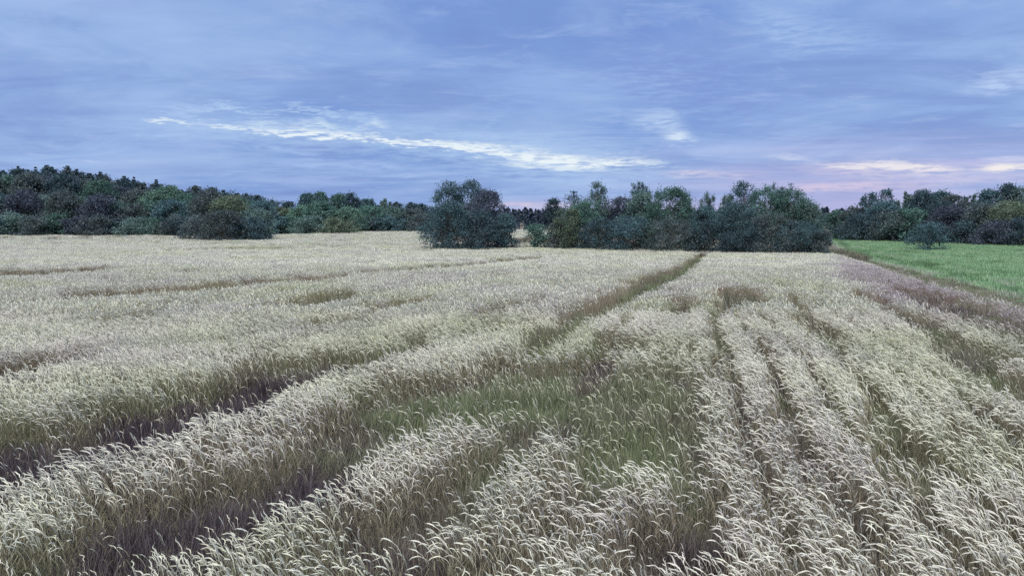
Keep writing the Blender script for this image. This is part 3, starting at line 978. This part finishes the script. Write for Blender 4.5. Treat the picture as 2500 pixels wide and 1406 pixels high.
def tree_meshes(kind, H, W, d, seed):
    r = np.random.default_rng(seed)
    cr, tk = MB(), MB()
    px = d / 804.0                       # metres per pixel of the 1024 wide picture
    ls = max(0.11, px * (0.95 if d < 140 else 1.1))            # leaf-spray size
    bendx, bendy = r.normal(0, 0.03 * H, 2)
    axis = lambda t: np.array([bendx * t * t, bendy * t * t, H * t])
    R = W / 2
    if kind in ('broad', 'bush', 'open'):
        top = {'broad': 0.93, 'bush': 0.8, 'open': 0.95}[kind]
        r0 = max(0.06, H * 0.016)
        tk.tube(np.array([axis(t) for t in np.linspace(-0.02, top * 0.9, 7)]), np.linspace(r0, r0 * 0.22, 7), 6)
        nc = int({'broad': 96, 'bush': 64, 'open': 80}[kind] * np.clip(H * W / 60, 0.7, 2.0))
        low = {'broad': 0.04, 'bush': 0.0, 'open': 0.08}[kind]
        lobes = [(r.uniform(0, 2 * PI), r.uniform(0.25, 0.9), r.uniform(0.7, 1.22)) for _ in range(7)]
        for i in range(nc):
            t = low + (1 - low) * r.random() ** 0.70
            a = r.uniform(0, 2 * PI)
            if kind == 'bush':
                prof = (1 - t ** 3.0) ** 0.5 * (0.86 + 0.14 * min(1, t * 6))
            elif kind == 'broad':
                prof = (1 - t ** 3.2) ** 0.55 * (0.72 + 0.38 * min(1, t * 3))
            else:
                prof = (1 - t ** 2.2) ** 0.5 * (0.60 + 0.45 * min(1, t * 2.2))
            lm = 1.0
            for la, lt, lv in lobes:
                g = math.exp(-((math.sin((a - la) / 2)) ** 2) / 0.12 - ((t - lt) / 0.18) ** 2)
                lm += (lv - 1) * g
            rad = R * prof * lm * (0.30 + 0.68 * r.random() ** 0.45)
            c = axis(t) * 0.985 + np.array([math.cos(a) * rad, math.sin(a) * rad, 0])
            c[2] = min(c[2], H * 0.97)
            ts = np.clip(t - r.uniform(0.15, 0.4), 0.03, 0.8) * 0.9
            limb(tk, axis(ts), c, r0 * (0.42 - 0.3 * ts), 0.012, r)
            cs = {'broad': 0.105, 'bush': 0.13, 'open': 0.085}[kind] * (W * 0.6 + H * 0.4) * r.uniform(0.55, 1.15)
            cs = min(cs, 1.1)
            dens = {'broad': 1.0, 'bush': 1.0, 'open': 0.72}[kind]
            nl = int(np.clip((60 if d < 140 else 44) * dens * (cs / ls / 3.2) ** 2, 18, 135))
            Q = c + r.normal(0, 1, (nl, 3)) * np.array([cs * .62, cs * .62, cs * .42])
            Q[:, 2] = np.abs(Q[:, 2] - 0.02) + 0.02
            leaves(cr, Q, ls, r, np.clip(r.normal(0.5, 0.22, nl) + r.normal(0, 0.12), 0, 1))
            if t > 0.55 and r.random() < (0.6 if kind != 'bush' else 0.3):   # a shoot standing out of the crown
                hl = r.uniform(0.04, 0.10) * H * (1.4 if kind == 'open' else 1)
                tip = c + np.array([r.normal(0, .12) * hl, r.normal(0, .12) * hl, hl])
                if tip[2] < H * 1.01:
                    limb(tk, c, tip, 0.02, 0.006, r)
                    m_ = int(34 * dens)
                    s_ = r.random(m_)[:, None]
                    leaves(cr, c * (1 - s_) + tip * s_ + r.normal(0, 0.10 + hl * 0.06, (m_, 3)), ls * 0.85, r, np.clip(r.normal(0.5, 0.2, m_), 0, 1))
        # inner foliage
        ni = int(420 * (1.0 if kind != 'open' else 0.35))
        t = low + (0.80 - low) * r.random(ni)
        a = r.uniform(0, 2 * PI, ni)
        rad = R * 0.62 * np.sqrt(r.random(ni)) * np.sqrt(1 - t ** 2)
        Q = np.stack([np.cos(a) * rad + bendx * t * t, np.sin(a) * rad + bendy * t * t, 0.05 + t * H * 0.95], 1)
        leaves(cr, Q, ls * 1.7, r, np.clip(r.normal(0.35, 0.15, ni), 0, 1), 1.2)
    elif kind == 'wispy':
        r0 = max(0.05, H * 0.011)
        tk.tube(np.array([axis(t) for t in np.linspace(-0.02, 0.55, 5)]), np.linspace(r0, r0 * 0.5, 5), 6)
        ns = int(np.clip(W * 4.5, 7, 22))
        for i in range(ns):
            t0 = r.uniform(0.12, 0.5)
            a = r.uniform(0, 2 * PI)
            off = R * r.uniform(0.15, 0.95)
            th = r.uniform(0.84, 1.0) - 0.10 * (off / R)
            tip = np.array([math.cos(a) * off, math.sin(a) * off, H * th])
            p0 = axis(t0)
            s_ = np.linspace(0, 1, 6)[:, None]
            P = p0 * (1 - s_) + tip * s_
            P[:, :2] += (np.array([math.cos(a), math.sin(a)]) * off * 0.35)[None, :] * np.sin(PI * s_)
            tk.tube(P, np.linspace(r0 * 0.5, 0.008, 6), 3)
            for j in range(9):
                f = r.uniform(0.15, 1.0)
                q = P[int(f * 4.99)] * (1 - (f * 4.99) % 1) + P[int(f * 4.99) + 1] * ((f * 4.99) % 1)
                e = q + np.array([r.normal(0, .18), r.normal(0, .18), r.uniform(.1, .55)]) * (H * 0.07)
                limb(tk, q, e, 0.014, 0.005, r, seg=2)
                m_ = int(r.integers(34, 60))
                s2 = r.random(m_)[:, None]
                leaves(cr, q * (1 - s2) + e * s2 + r.normal(0, 0.15, (m_, 3)), ls * 0.8, r, np.clip(r.normal(0.55, 0.2, m_), 0, 1))
        m_ = 900
        t = 0.6 * r.random(m_) ** 0.8; a = r.uniform(0, 2 * PI, m_); rad = R * 0.8 * np.sqrt(r.random(m_))
        leaves(cr, np.stack([np.cos(a) * rad, np.sin(a) * rad, 0.1 + t * H], 1), ls, r, np.clip(r.normal(0.45, 0.2, m_), 0, 1))
    else:   # pine / spruce
        r0 = max(0.08, H * 0.012)
        tk.tube(np.array([axis(t) for t in np.linspace(-0.01, 0.99, 7)]), np.linspace(r0, 0.02, 7), 6)
        spike = r.uniform(0.88, 0.95) if kind == 'pine' else 1.0
        lv = int(H * (1.8 if kind == 'spruce' else 1.6))
        for i in range(lv):
            t = 0.10 + 0.89 * (i + r.random() * 0.6) / lv
            if t < 0.5 and i % 4:        # bare lower stems inside the wood
                continue
            if kind == 'spruce':
                rr = R * min(1, (1 - t) * 3.4) * 1.0 + 0.06
            else:
                rr = R * min(1, (1 - t) * 3.2) ** 0.9 * (0.85 + 0.2 * r.random()) + 0.10
            if t > spike:
                rr = 0.50 * (1.01 - t) / (1.01 - spike) + 0.05
            nb = int(r.integers(4, 7))
            a0 = r.uniform(0, 2 * PI)
            for k in range(nb):
                a = a0 + k * 2 * PI / nb + r.normal(0, 0.25)
                rl = rr * r.uniform(0.6, 1.15)
                up = (0.35 if t > 0.75 else 0.08) * rl + (0.0 if kind == 'pine' else -0.12 * rl)
                p0 = axis(t)
                tip = p0 + np.array([math.cos(a) * rl, math.sin(a) * rl, up])
                limb(tk, p0, tip, 0.03, 0.008, r, 0.06, 2)
                m_ = int(np.clip(16 + rl * 18, 14, 60))
                s2 = r.random(m_)[:, None] ** 0.7
                sp = 0.06 + 0.15 * rl
                leaves(cr, p0 * (1 - s2) + tip * s2 + r.normal(0, 1, (m_, 3)) * np.array([sp, sp, sp * .8]), ls, r,
                       np.clip(r.normal(0.45, 0.22, m_), 0, 1))
    return cr, tk


TREE_N = [0]


def tree(px, top, width, d, kind, col, label, group=None, name=None, cat='tree'):
    """px/top/width in photograph pixels at distance d (m): gives the real place and size"""
    TREE_N[0] += 1
    width *= {'broad': 1.22, 'bush': 1.15, 'pine': 1.35, 'spruce': 1.35}.get(kind, 1.12)
    P = at_depth(px, top - {'broad': 7, 'open': 6, 'bush': 5}.get(kind, 0) * 110 / d, d)
    x = P[0]
    z0 = float(terrain(x, d))
    H = P[2] - z0
    W = width / FPX * d
    cr, tk = tree_meshes(kind, H, W, d, 1000 + TREE_N[0])
    nm = name or {'spruce': 'spruce_tree', 'pine': 'pine_tree', 'bush': 'bush', 'wispy': 'young_poplar', 'open': 'broadleaf_tree', 'broad': 'broadleaf_tree'}[kind]
    root = bpy.data.objects.new(nm, None)
    C.objects.link(root)
    root.location = (x, d, z0)
    root.empty_display_size = 0.5
    tag(root, label, cat if kind != 'bush' else 'bush', group)
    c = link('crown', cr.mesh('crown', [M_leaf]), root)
    rr = np.random.default_rng(TREE_N[0])
    k = rr.uniform(0.85, 1.18)
    c.color = (col[0] * k, col[1] * k, col[2] * k, 1)
    link('trunk', tk.mesh('trunk', [M_bark], smooth=True), root)
    return root


DK = (0.048, 0.085, 0.100)      # dark conifer
GR = (0.079, 0.156, 0.130)      # green
BG = (0.069, 0.130, 0.146)      # blue green
GY = (0.106, 0.171, 0.156)      # grey green
OL = (0.116, 0.156, 0.107)      # olive, turning
PU = (0.069, 0.087, 0.121)      # purple leaved
BR = (0.081, 0.110, 0.114)      # brownish
LG = (0.106, 0.191, 0.146)      # lighter green

# hedge of trees behind the far edge of the crop (centre), left to right
HEDGE = [
    (1092, 448, 92, 119, 'open', BG, 'airy broadleaf tree at the left end of the middle hedge, crown full of gaps'),
    (1150, 446, 88, 120, 'open', BG, 'tall ragged tree with upright shoots, second from the left end of the middle hedge'),
    (1100, 505, 120, 114, 'broad', BG, 'dark rounded tree leaning over the crop at the left end of the middle hedge'),
    (1192, 476, 96, 117, 'broad', PU, 'purplish rounded tree on the right shoulder of the left clump in the middle hedge'),
    (1160, 520, 130, 113, 'bush', DK, 'dark bush at the foot of the left hedge clump'),
    (1232, 528, 62, 115, 'bush', BG, 'low bush right of the left clump, beside the gap in the middle hedge'),
    (1312, 552, 62, 116, 'bush', GR, 'small bush just right of the gap in the middle hedge'),
    (1352, 494, 44, 124, 'broad', DK, 'small dark tree standing up alone just right of the hedge gap'),
    (1362, 545, 66, 114, 'bush', BR, 'brownish bush below the small dark tree by the hedge gap'),
    (1408, 464, 62, 118, 'spruce', DK, 'dark pointed conifer at the left shoulder of the long middle hedge'),
    (1392, 515, 84, 113, 'bush', OL, 'olive green bush in front of the dark pointed conifer'),
    (1460, 452, 72, 118, 'open', GY, 'thin topped tree right beside the dark pointed conifer'),
    (1430, 500, 90, 115, 'broad', GR, 'green tree below the thin topped one in the middle hedge'),
    (1522, 486, 66, 117, 'broad', PU, 'purple leaved tree in the dip left of the tallest spiky poplar'),
    (1470, 545, 110, 111, 'bush', DK, 'dark bush at the crop edge below the purple leaved tree'),
    (1566, 431, 80, 116, 'wispy', BG, 'tall spiky poplar with a brush of upright shoots above the middle hedge'),
    (1562, 478, 84, 114, 'broad', GY, 'grey green crown below the tall spiky poplar'),
    (1632, 468, 118, 113, 'broad', GR, 'big round green tree right of the tall spiky poplar'),
    (1677, 470, 26, 114, 'wispy', GY, 'thin wisp of a tree standing clear on the right side of the big round tree'),
    (1545, 535, 120, 109, 'bush', BG, 'blue green bush at the crop edge below the spiky poplar'),
    (1640, 540, 130, 107, 'bush', BR, 'brown tinged bush at the crop edge below the big round green tree'),
    (1730, 457, 34, 112, 'wispy', GY, 'narrow pale poplar standing alone against the sky in the low part of the hedge'),
    (1722, 512, 84, 110, 'broad', BG, 'low tree filling the dip around the narrow pale poplar'),
    (1774, 460, 46, 111, 'wispy', GY, 'pale feathery poplar just left of the broad right hand crowns'),
    (1735, 550, 110, 105, 'bush', DK, 'dark bush at the crop edge below the narrow pale poplar'),
    (1822, 449, 88, 110, 'open', BG, 'broad airy tree left of the highest crown on the right of the hedge'),
    (1905, 432, 58, 108, 'wispy', BG, 'highest tree on the right of the hedge, with a dense tuft of upright shoots'),
    (1868, 460, 96, 108, 'open', GR, 'spreading tree with sky holes below the highest right hand tree'),
    (1800, 505, 110, 106, 'broad', BG, 'full crowned tree in the middle of the right half of the hedge'),
    (1942, 470, 104, 105, 'broad', GR, 'round green crown sloping down at the right end of the hedge'),
    (1885, 525, 120, 102, 'bush', BR, 'brown tinged bush at the crop edge below the highest right hand tree'),
    (1982, 505, 74, 103, 'broad', GY, 'grey green small tree at the right end of the hedge'),
    (1815, 552, 110, 103, 'bush', DK, 'dark bush at the crop edge below the broad airy tree'),
    (1955, 548, 110, 100, 'bush', BG, 'dark blue green bush at the right hand foot of the hedge'),
    (2004, 566, 62, 100, 'bush', BR, 'last low bush of the hedge, at the corner beside the meadow'),
]
for t in HEDGE:
    tree(*t, group='trees and bushes of the middle hedge')

# wood behind the meadow on the right
RIGHT = [
    (2045, 520, 70, 176, 'broad', GR, 'low green tree at the left end of the wood behind the meadow'),
    (2090, 512, 80, 172, 'broad', BR, 'brown tinged tree near the left end of the wood behind the meadow'),
    (2124, 474, 62, 172, 'open', BG, 'first tall crown at the left of the wood behind the meadow'),
    (2165, 467, 52, 170, 'open', BG, 'upright crown second from the left on the skyline behind the meadow'),
    (2211, 464, 44, 170, 'wispy', GY, 'thin feathery treetop above the wood left of the meadow shrub'),
    (2255, 469, 66, 166, 'broad', DK, 'dark round crown on the skyline above the meadow shrub'),
    (2292, 473, 58, 165, 'broad', BG, 'crown just right of the dark round one on the skyline above the meadow shrub'),
    (2332, 482, 76, 162, 'broad', BR, 'dull brown crown in the lower stretch of skyline behind the meadow'),
    (2372, 471, 50, 162, 'wispy', GY, 'feathery treetop right of the low stretch of skyline behind the meadow'),
    (2418, 470, 72, 160, 'broad', BG, 'round crown left of the highest dark top at the right edge'),
    (2464, 456, 52, 158, 'broad', DK, 'highest dark treetop close to the right edge of the picture'),
    (2500, 461, 70, 156, 'open', GY, 'airy grey green tree cut by the right edge'),
    (2560, 462, 90, 154, 'broad', BG, 'round tree just past the right edge'),
    (2105, 530, 110, 165, 'bush', DK, 'dark bush below the wood at the far left corner of the meadow'),
    (2180, 520, 104, 160, 'bush', BR, 'brownish thicket bush at the far meadow edge, left of the lone shrub'),
    (2165, 500, 90, 164, 'broad', BG, 'lower crown below the first tall ones behind the meadow'),
    (2230, 515, 90, 158, 'broad', GR, 'green tree just behind the lone meadow shrub'),
    (2330, 512, 120, 154, 'broad', PU, 'purplish crown behind and right of the lone meadow shrub'),
    (2300, 500, 90, 160, 'broad', DK, 'dark crown below the dull brown skyline crown'),
    (2400, 505, 120, 150, 'broad', BR, 'broad brown tinged tree at the right side of the meadow edge'),
    (2470, 500, 120, 146, 'broad', OL, 'olive tinged tree near the right edge in front of the highest dark top'),
    (2360, 545, 110, 148, 'bush', DK, 'dark bush on the meadow edge, first right of the lone shrub'),
    (2445, 545, 120, 142, 'bush', PU, 'dark purplish bush on the meadow edge near the right edge'),
    (2520, 535, 120, 139, 'bush', DK, 'dark bush on the meadow edge cut by the right edge'),
]
for t in RIGHT:
    tree(*t, group='trees and bushes of the wood behind the meadow')
tree(2268, 551, 90, 125, 'bush', BG, 'lone rounded shrub standing out on the green meadow', name='lone_shrub')

# group in front of the left forest
FRONT = [
    (505, 470, 84, 168, 'broad', BR, 'brownish crown on the skyline above the big bush in the left of the field'),
    (560, 487, 104, 158, 'broad', OL, 'olive yellow tree rising behind the big dark bush on the left'),
    (622, 514, 88, 154, 'broad', GY, 'grey green rounded tree on the right side of the big dark bush'),
    (480, 532, 84, 152, 'bush', BR, 'brownish bush on the left side of the big dark bush'),
    (545, 522, 118, 149, 'bush', BR, 'big dark bush standing forward in the pale crop on the left'),
    (605, 540, 90, 149, 'bush', DK, 'low dark bush on the right flank of the big dark one in the crop'),
]
for t in FRONT:
    tree(*t, group='clump standing forward in the crop on the left')

# wood between the left forest and the middle hedge
MIDL = [
    (662, 487, 50, 236, 'pine', DK, 'dark conifer at the left of the far low wood'), (700, 491, 50, 236, 'pine', DK, 'second dark conifer of the far low wood'),
    (745, 477, 46, 232, 'broad', BG, 'knobbly crown on the skyline of the far low wood'), (784, 472, 60, 232, 'open', GR, 'highest green crown on the skyline of the far low wood'),
    (822, 480, 56, 232, 'broad', GR, 'green crown left of the dark dome in the far low wood'), (857, 477, 46, 228, 'broad', DK, 'dark domed crown on the skyline of the far low wood'),
    (898, 491, 56, 236, 'broad', BG, 'blue green crown right of the dark dome in the far low wood'), (938, 482, 34, 234, 'wispy', GY, 'spindly treetop poking above the far low wood'),
    (968, 494, 48, 246, 'spruce', DK, 'small dark spruce right of the spindly treetop'), (1000, 494, 46, 246, 'spruce', DK, 'small dark spruce second right of the spindly treetop'),
    (1030, 497, 46, 246, 'spruce', DK, 'small dark spruce against the left end of the middle hedge'),
    (680, 512, 80, 215, 'broad', OL, 'olive tree at the left of the far low wood'), (730, 508, 66, 214, 'broad', LG, 'light green tree in the left half of the far low wood'),
    (782, 500, 84, 212, 'broad', GR, 'broad green tree in the middle of the far low wood'), (846, 512, 76, 212, 'broad', LG, 'lighter green tree below the dark domed crown'),
    (905, 508, 84, 225, 'broad', GR, 'green tree in the right half of the far low wood'), (962, 512, 80, 226, 'broad', GY, 'grey green rounded tree in the right half of the far low wood'),
    (1014, 516, 76, 228, 'broad', BR, 'brown tinged tree at the right end of the far low wood'), (668, 538, 66, 205, 'bush', BR, 'brownish bush at the left foot of the far low wood'),
    (760, 532, 96, 198, 'bush', GY, 'grey green bush at the crop edge of the far low wood'), (824, 536, 90, 196, 'bush', OL, 'olive bush standing forward at the crop edge of the far low wood'),
    (890, 530, 80, 222, 'bush', PU, 'purplish bush at the crop edge of the far low wood'), (955, 532, 90, 222, 'bush', BG, 'blue green bush at the crop edge of the far low wood'),
    (1022, 532, 80, 222, 'bush', BR, 'brownish bush at the foot of the far low wood against the middle hedge'),
    (710, 536, 70, 204, 'bush', GR, 'green bush at the left foot of the far low wood'),
]
for t in MIDL:
    tree(*t, group='trees and bushes of the far low wood')

# left forest: skyline conifers, then two rows in front
SKY = [(-45, 408), (-12, 412), (14, 414), (34, 403), (62, 413), (88, 406), (116, 402), (132, 404), (165, 404), (188, 412), (212, 421), (239, 418), (262, 428),
       (286, 438), (304, 429), (322, 431), (346, 445), (381, 436), (408, 452), (438, 463), (472, 451), (494, 466), (518, 456), (549, 461), (578, 472), (602, 470),
       (627, 475), (645, 486)]
ORD = ['first', 'second', 'third', 'fourth', 'fifth', 'sixth', 'seventh', 'eighth', 'ninth', 'tenth', 'eleventh', 'twelfth', 'thirteenth', 'fourteenth',
       'fifteenth', 'sixteenth', 'seventeenth', 'eighteenth', 'nineteenth', 'twentieth', 'twenty-first', 'twenty-second', 'twenty-third', 'twenty-fourth',
       'twenty-fifth', 'twenty-sixth', 'twenty-seventh', 'twenty-eighth']
for i, (px, top) in enumerate(SKY):
    lab = 'dark conifer on the left forest skyline, %s from the left edge' % ORD[max(i - 2, 0)]
    if i < 2:
        lab = ['dark conifer of the left forest well outside the left edge', 'dark conifer of the left forest just outside the left edge'][i]
    if px == 381:
        lab = 'dark conifer standing up alone above the dip in the left forest skyline'
    tree(px, top, 52 if i % 3 else 60, 210 + (i * 7) % 16, 'pine' if i % 2 else 'spruce', DK if i % 4 else BR, lab, group='conifers on the left forest skyline')
ROW2 = [(-30, 432, BR), (20, 436, GR), (68, 430, BR), (112, 436, PU), (156, 432, DK), (200, 445, BR), (246, 446, GR), (290, 462, PU), (336, 470, BR), (378, 472, LG),
        (420, 460, LG), (456, 478, GR), (585, 490, GR), (640, 498, BG)]
for i, (px, top, c) in enumerate(ROW2):
    lab = '%s crown in the middle tier of the left forest, %s from the left' % ({BR: 'brownish', GR: 'green', PU: 'purplish', DK: 'dark', LG: 'light green', BG: 'blue green'}[c], ORD[i])
    tree(px, top, 80, 198 + (i * 5) % 9, 'broad', c, lab, group='middle tier of the left forest')
ROW3 = [(-40, 478, BR), (14, 482, BG), (60, 475, PU), (108, 484, GY), (152, 472, BR), (198, 490, GY), (244, 482, PU), (290, 498, GR), (334, 505, BR), (378, 498, GR), (420, 495, BG), (455, 500, GR)]
for i, (px, top, c) in enumerate(ROW3):
    lab = '%s tree in the lower tier of the left forest, %s from the left' % ({BR: 'brownish', GR: 'green', PU: 'purplish', GY: 'grey green', BG: 'blue green'}[c], ORD[i])
    tree(px, top, 86, 188 + (i * 3) % 6, 'broad', c, lab, group='lower tier of the left forest')
ROW4 = [(-30, 528, BG), (30, 524, GY), (82, 535, BR), (134, 528, GR), (186, 536, PU), (236, 530, BR), (284, 540, DK), (330, 534, GY), (376, 538, GR), (422, 532, BR), (455, 540, DK)]
for i, (px, top, c) in enumerate(ROW4):
    lab = '%s bush at the foot of the left forest, %s from the left' % ({BR: 'brownish', GR: 'green', PU: 'purplish', GY: 'grey green', BG: 'blue green', DK: 'dark'}[c], ORD[i])
    tree(px, top, 84, 179 + (i * 3) % 5, 'bush', c, lab, group='bushes at the foot of the left forest')


# distant forest closing the gaps, reads as one dark mass
def far_forest():
    r = np.random.default_rng(5)
    mb = MB()
    for row, (d0, tops) in enumerate(((300, 516), (380, 513), (470, 511))):
        n = int(d0 * 1.6 / 2.6)
        for i in range(n):
            x = (i / n - 0.5) * d0 * 1.6 + r.normal(0, 1)
            d = d0 + r.normal(0, 10)
            z0 = float(terrain(x, d))
            H = EYE + (515 - tops) / FPX * d - z0 + r.normal(0, 0.5)
            R = r.uniform(2.0, 3.4)
            m = 130
            t = r.random(m) ** 0.9; a = r.uniform(0, 2 * PI, m)
            con = r.random() < 0.55
            rad = R * ((1 - t) ** 0.8 if con else np.sqrt(1 - t ** 2.4)) * r.random(m) ** 0.4
            P = np.stack([x + np.cos(a) * rad, d + np.sin(a) * rad, z0 + t * H], 1)
            leaves(mb, P, 1.0, r, np.clip(r.normal(0.5, 0.2, m), 0, 1), 1.3)
            mb.tube(np.array([[x, d, z0 - .2], [x, d, z0 + H * .6], [x, d, z0 + H * .95]]), [0.25, 0.15, 0.03], 4)
    o = link('distant_forest', mb.mesh('distant_forest', [M_leaf]))
    o.color = (0.034, 0.052, 0.078, 1)
    tag(o, 'distant dark forest closing the horizon behind the hedge', 'forest', kind='stuff')


far_forest()


# ---- low rank weeds at the corner of crop, hedge and meadow, and along the hedge foot
r = np.random.default_rng(81)
P = []
for (px, py, w) in ((2000, 612, 30), (2030, 616, 34), (2060, 622, 34), (2090, 630, 30)):
    for _ in range(26):
        u, v = px + r.normal(0, w * .5), py + r.normal(0, 3)
        q = ray(u, v); k = (EYE + 1.6) / -q[2]
        P.append((q[0] * k, q[1] * k))
P = np.array(P)
weeds = [proto('corner_weed_kind', tuft(60, 0.5, 0.9, 0.02), [M_under]) for _ in range(4)]
o = scatter('corner_weeds', np.stack([P[:, 0], P[:, 1], terrain(P[:, 0], P[:, 1])], 1), r.uniform(0, 6, len(P)), r.normal(0, .1, (len(P), 2)),
            r.uniform(0.6, 1.2, len(P)), r.integers(0, 4, len(P)), r.uniform(0.05, 0.6, len(P)), weeds)
tag(o, 'rank grey green weeds at the corner between crop, hedge and meadow', 'weeds', kind='stuff')
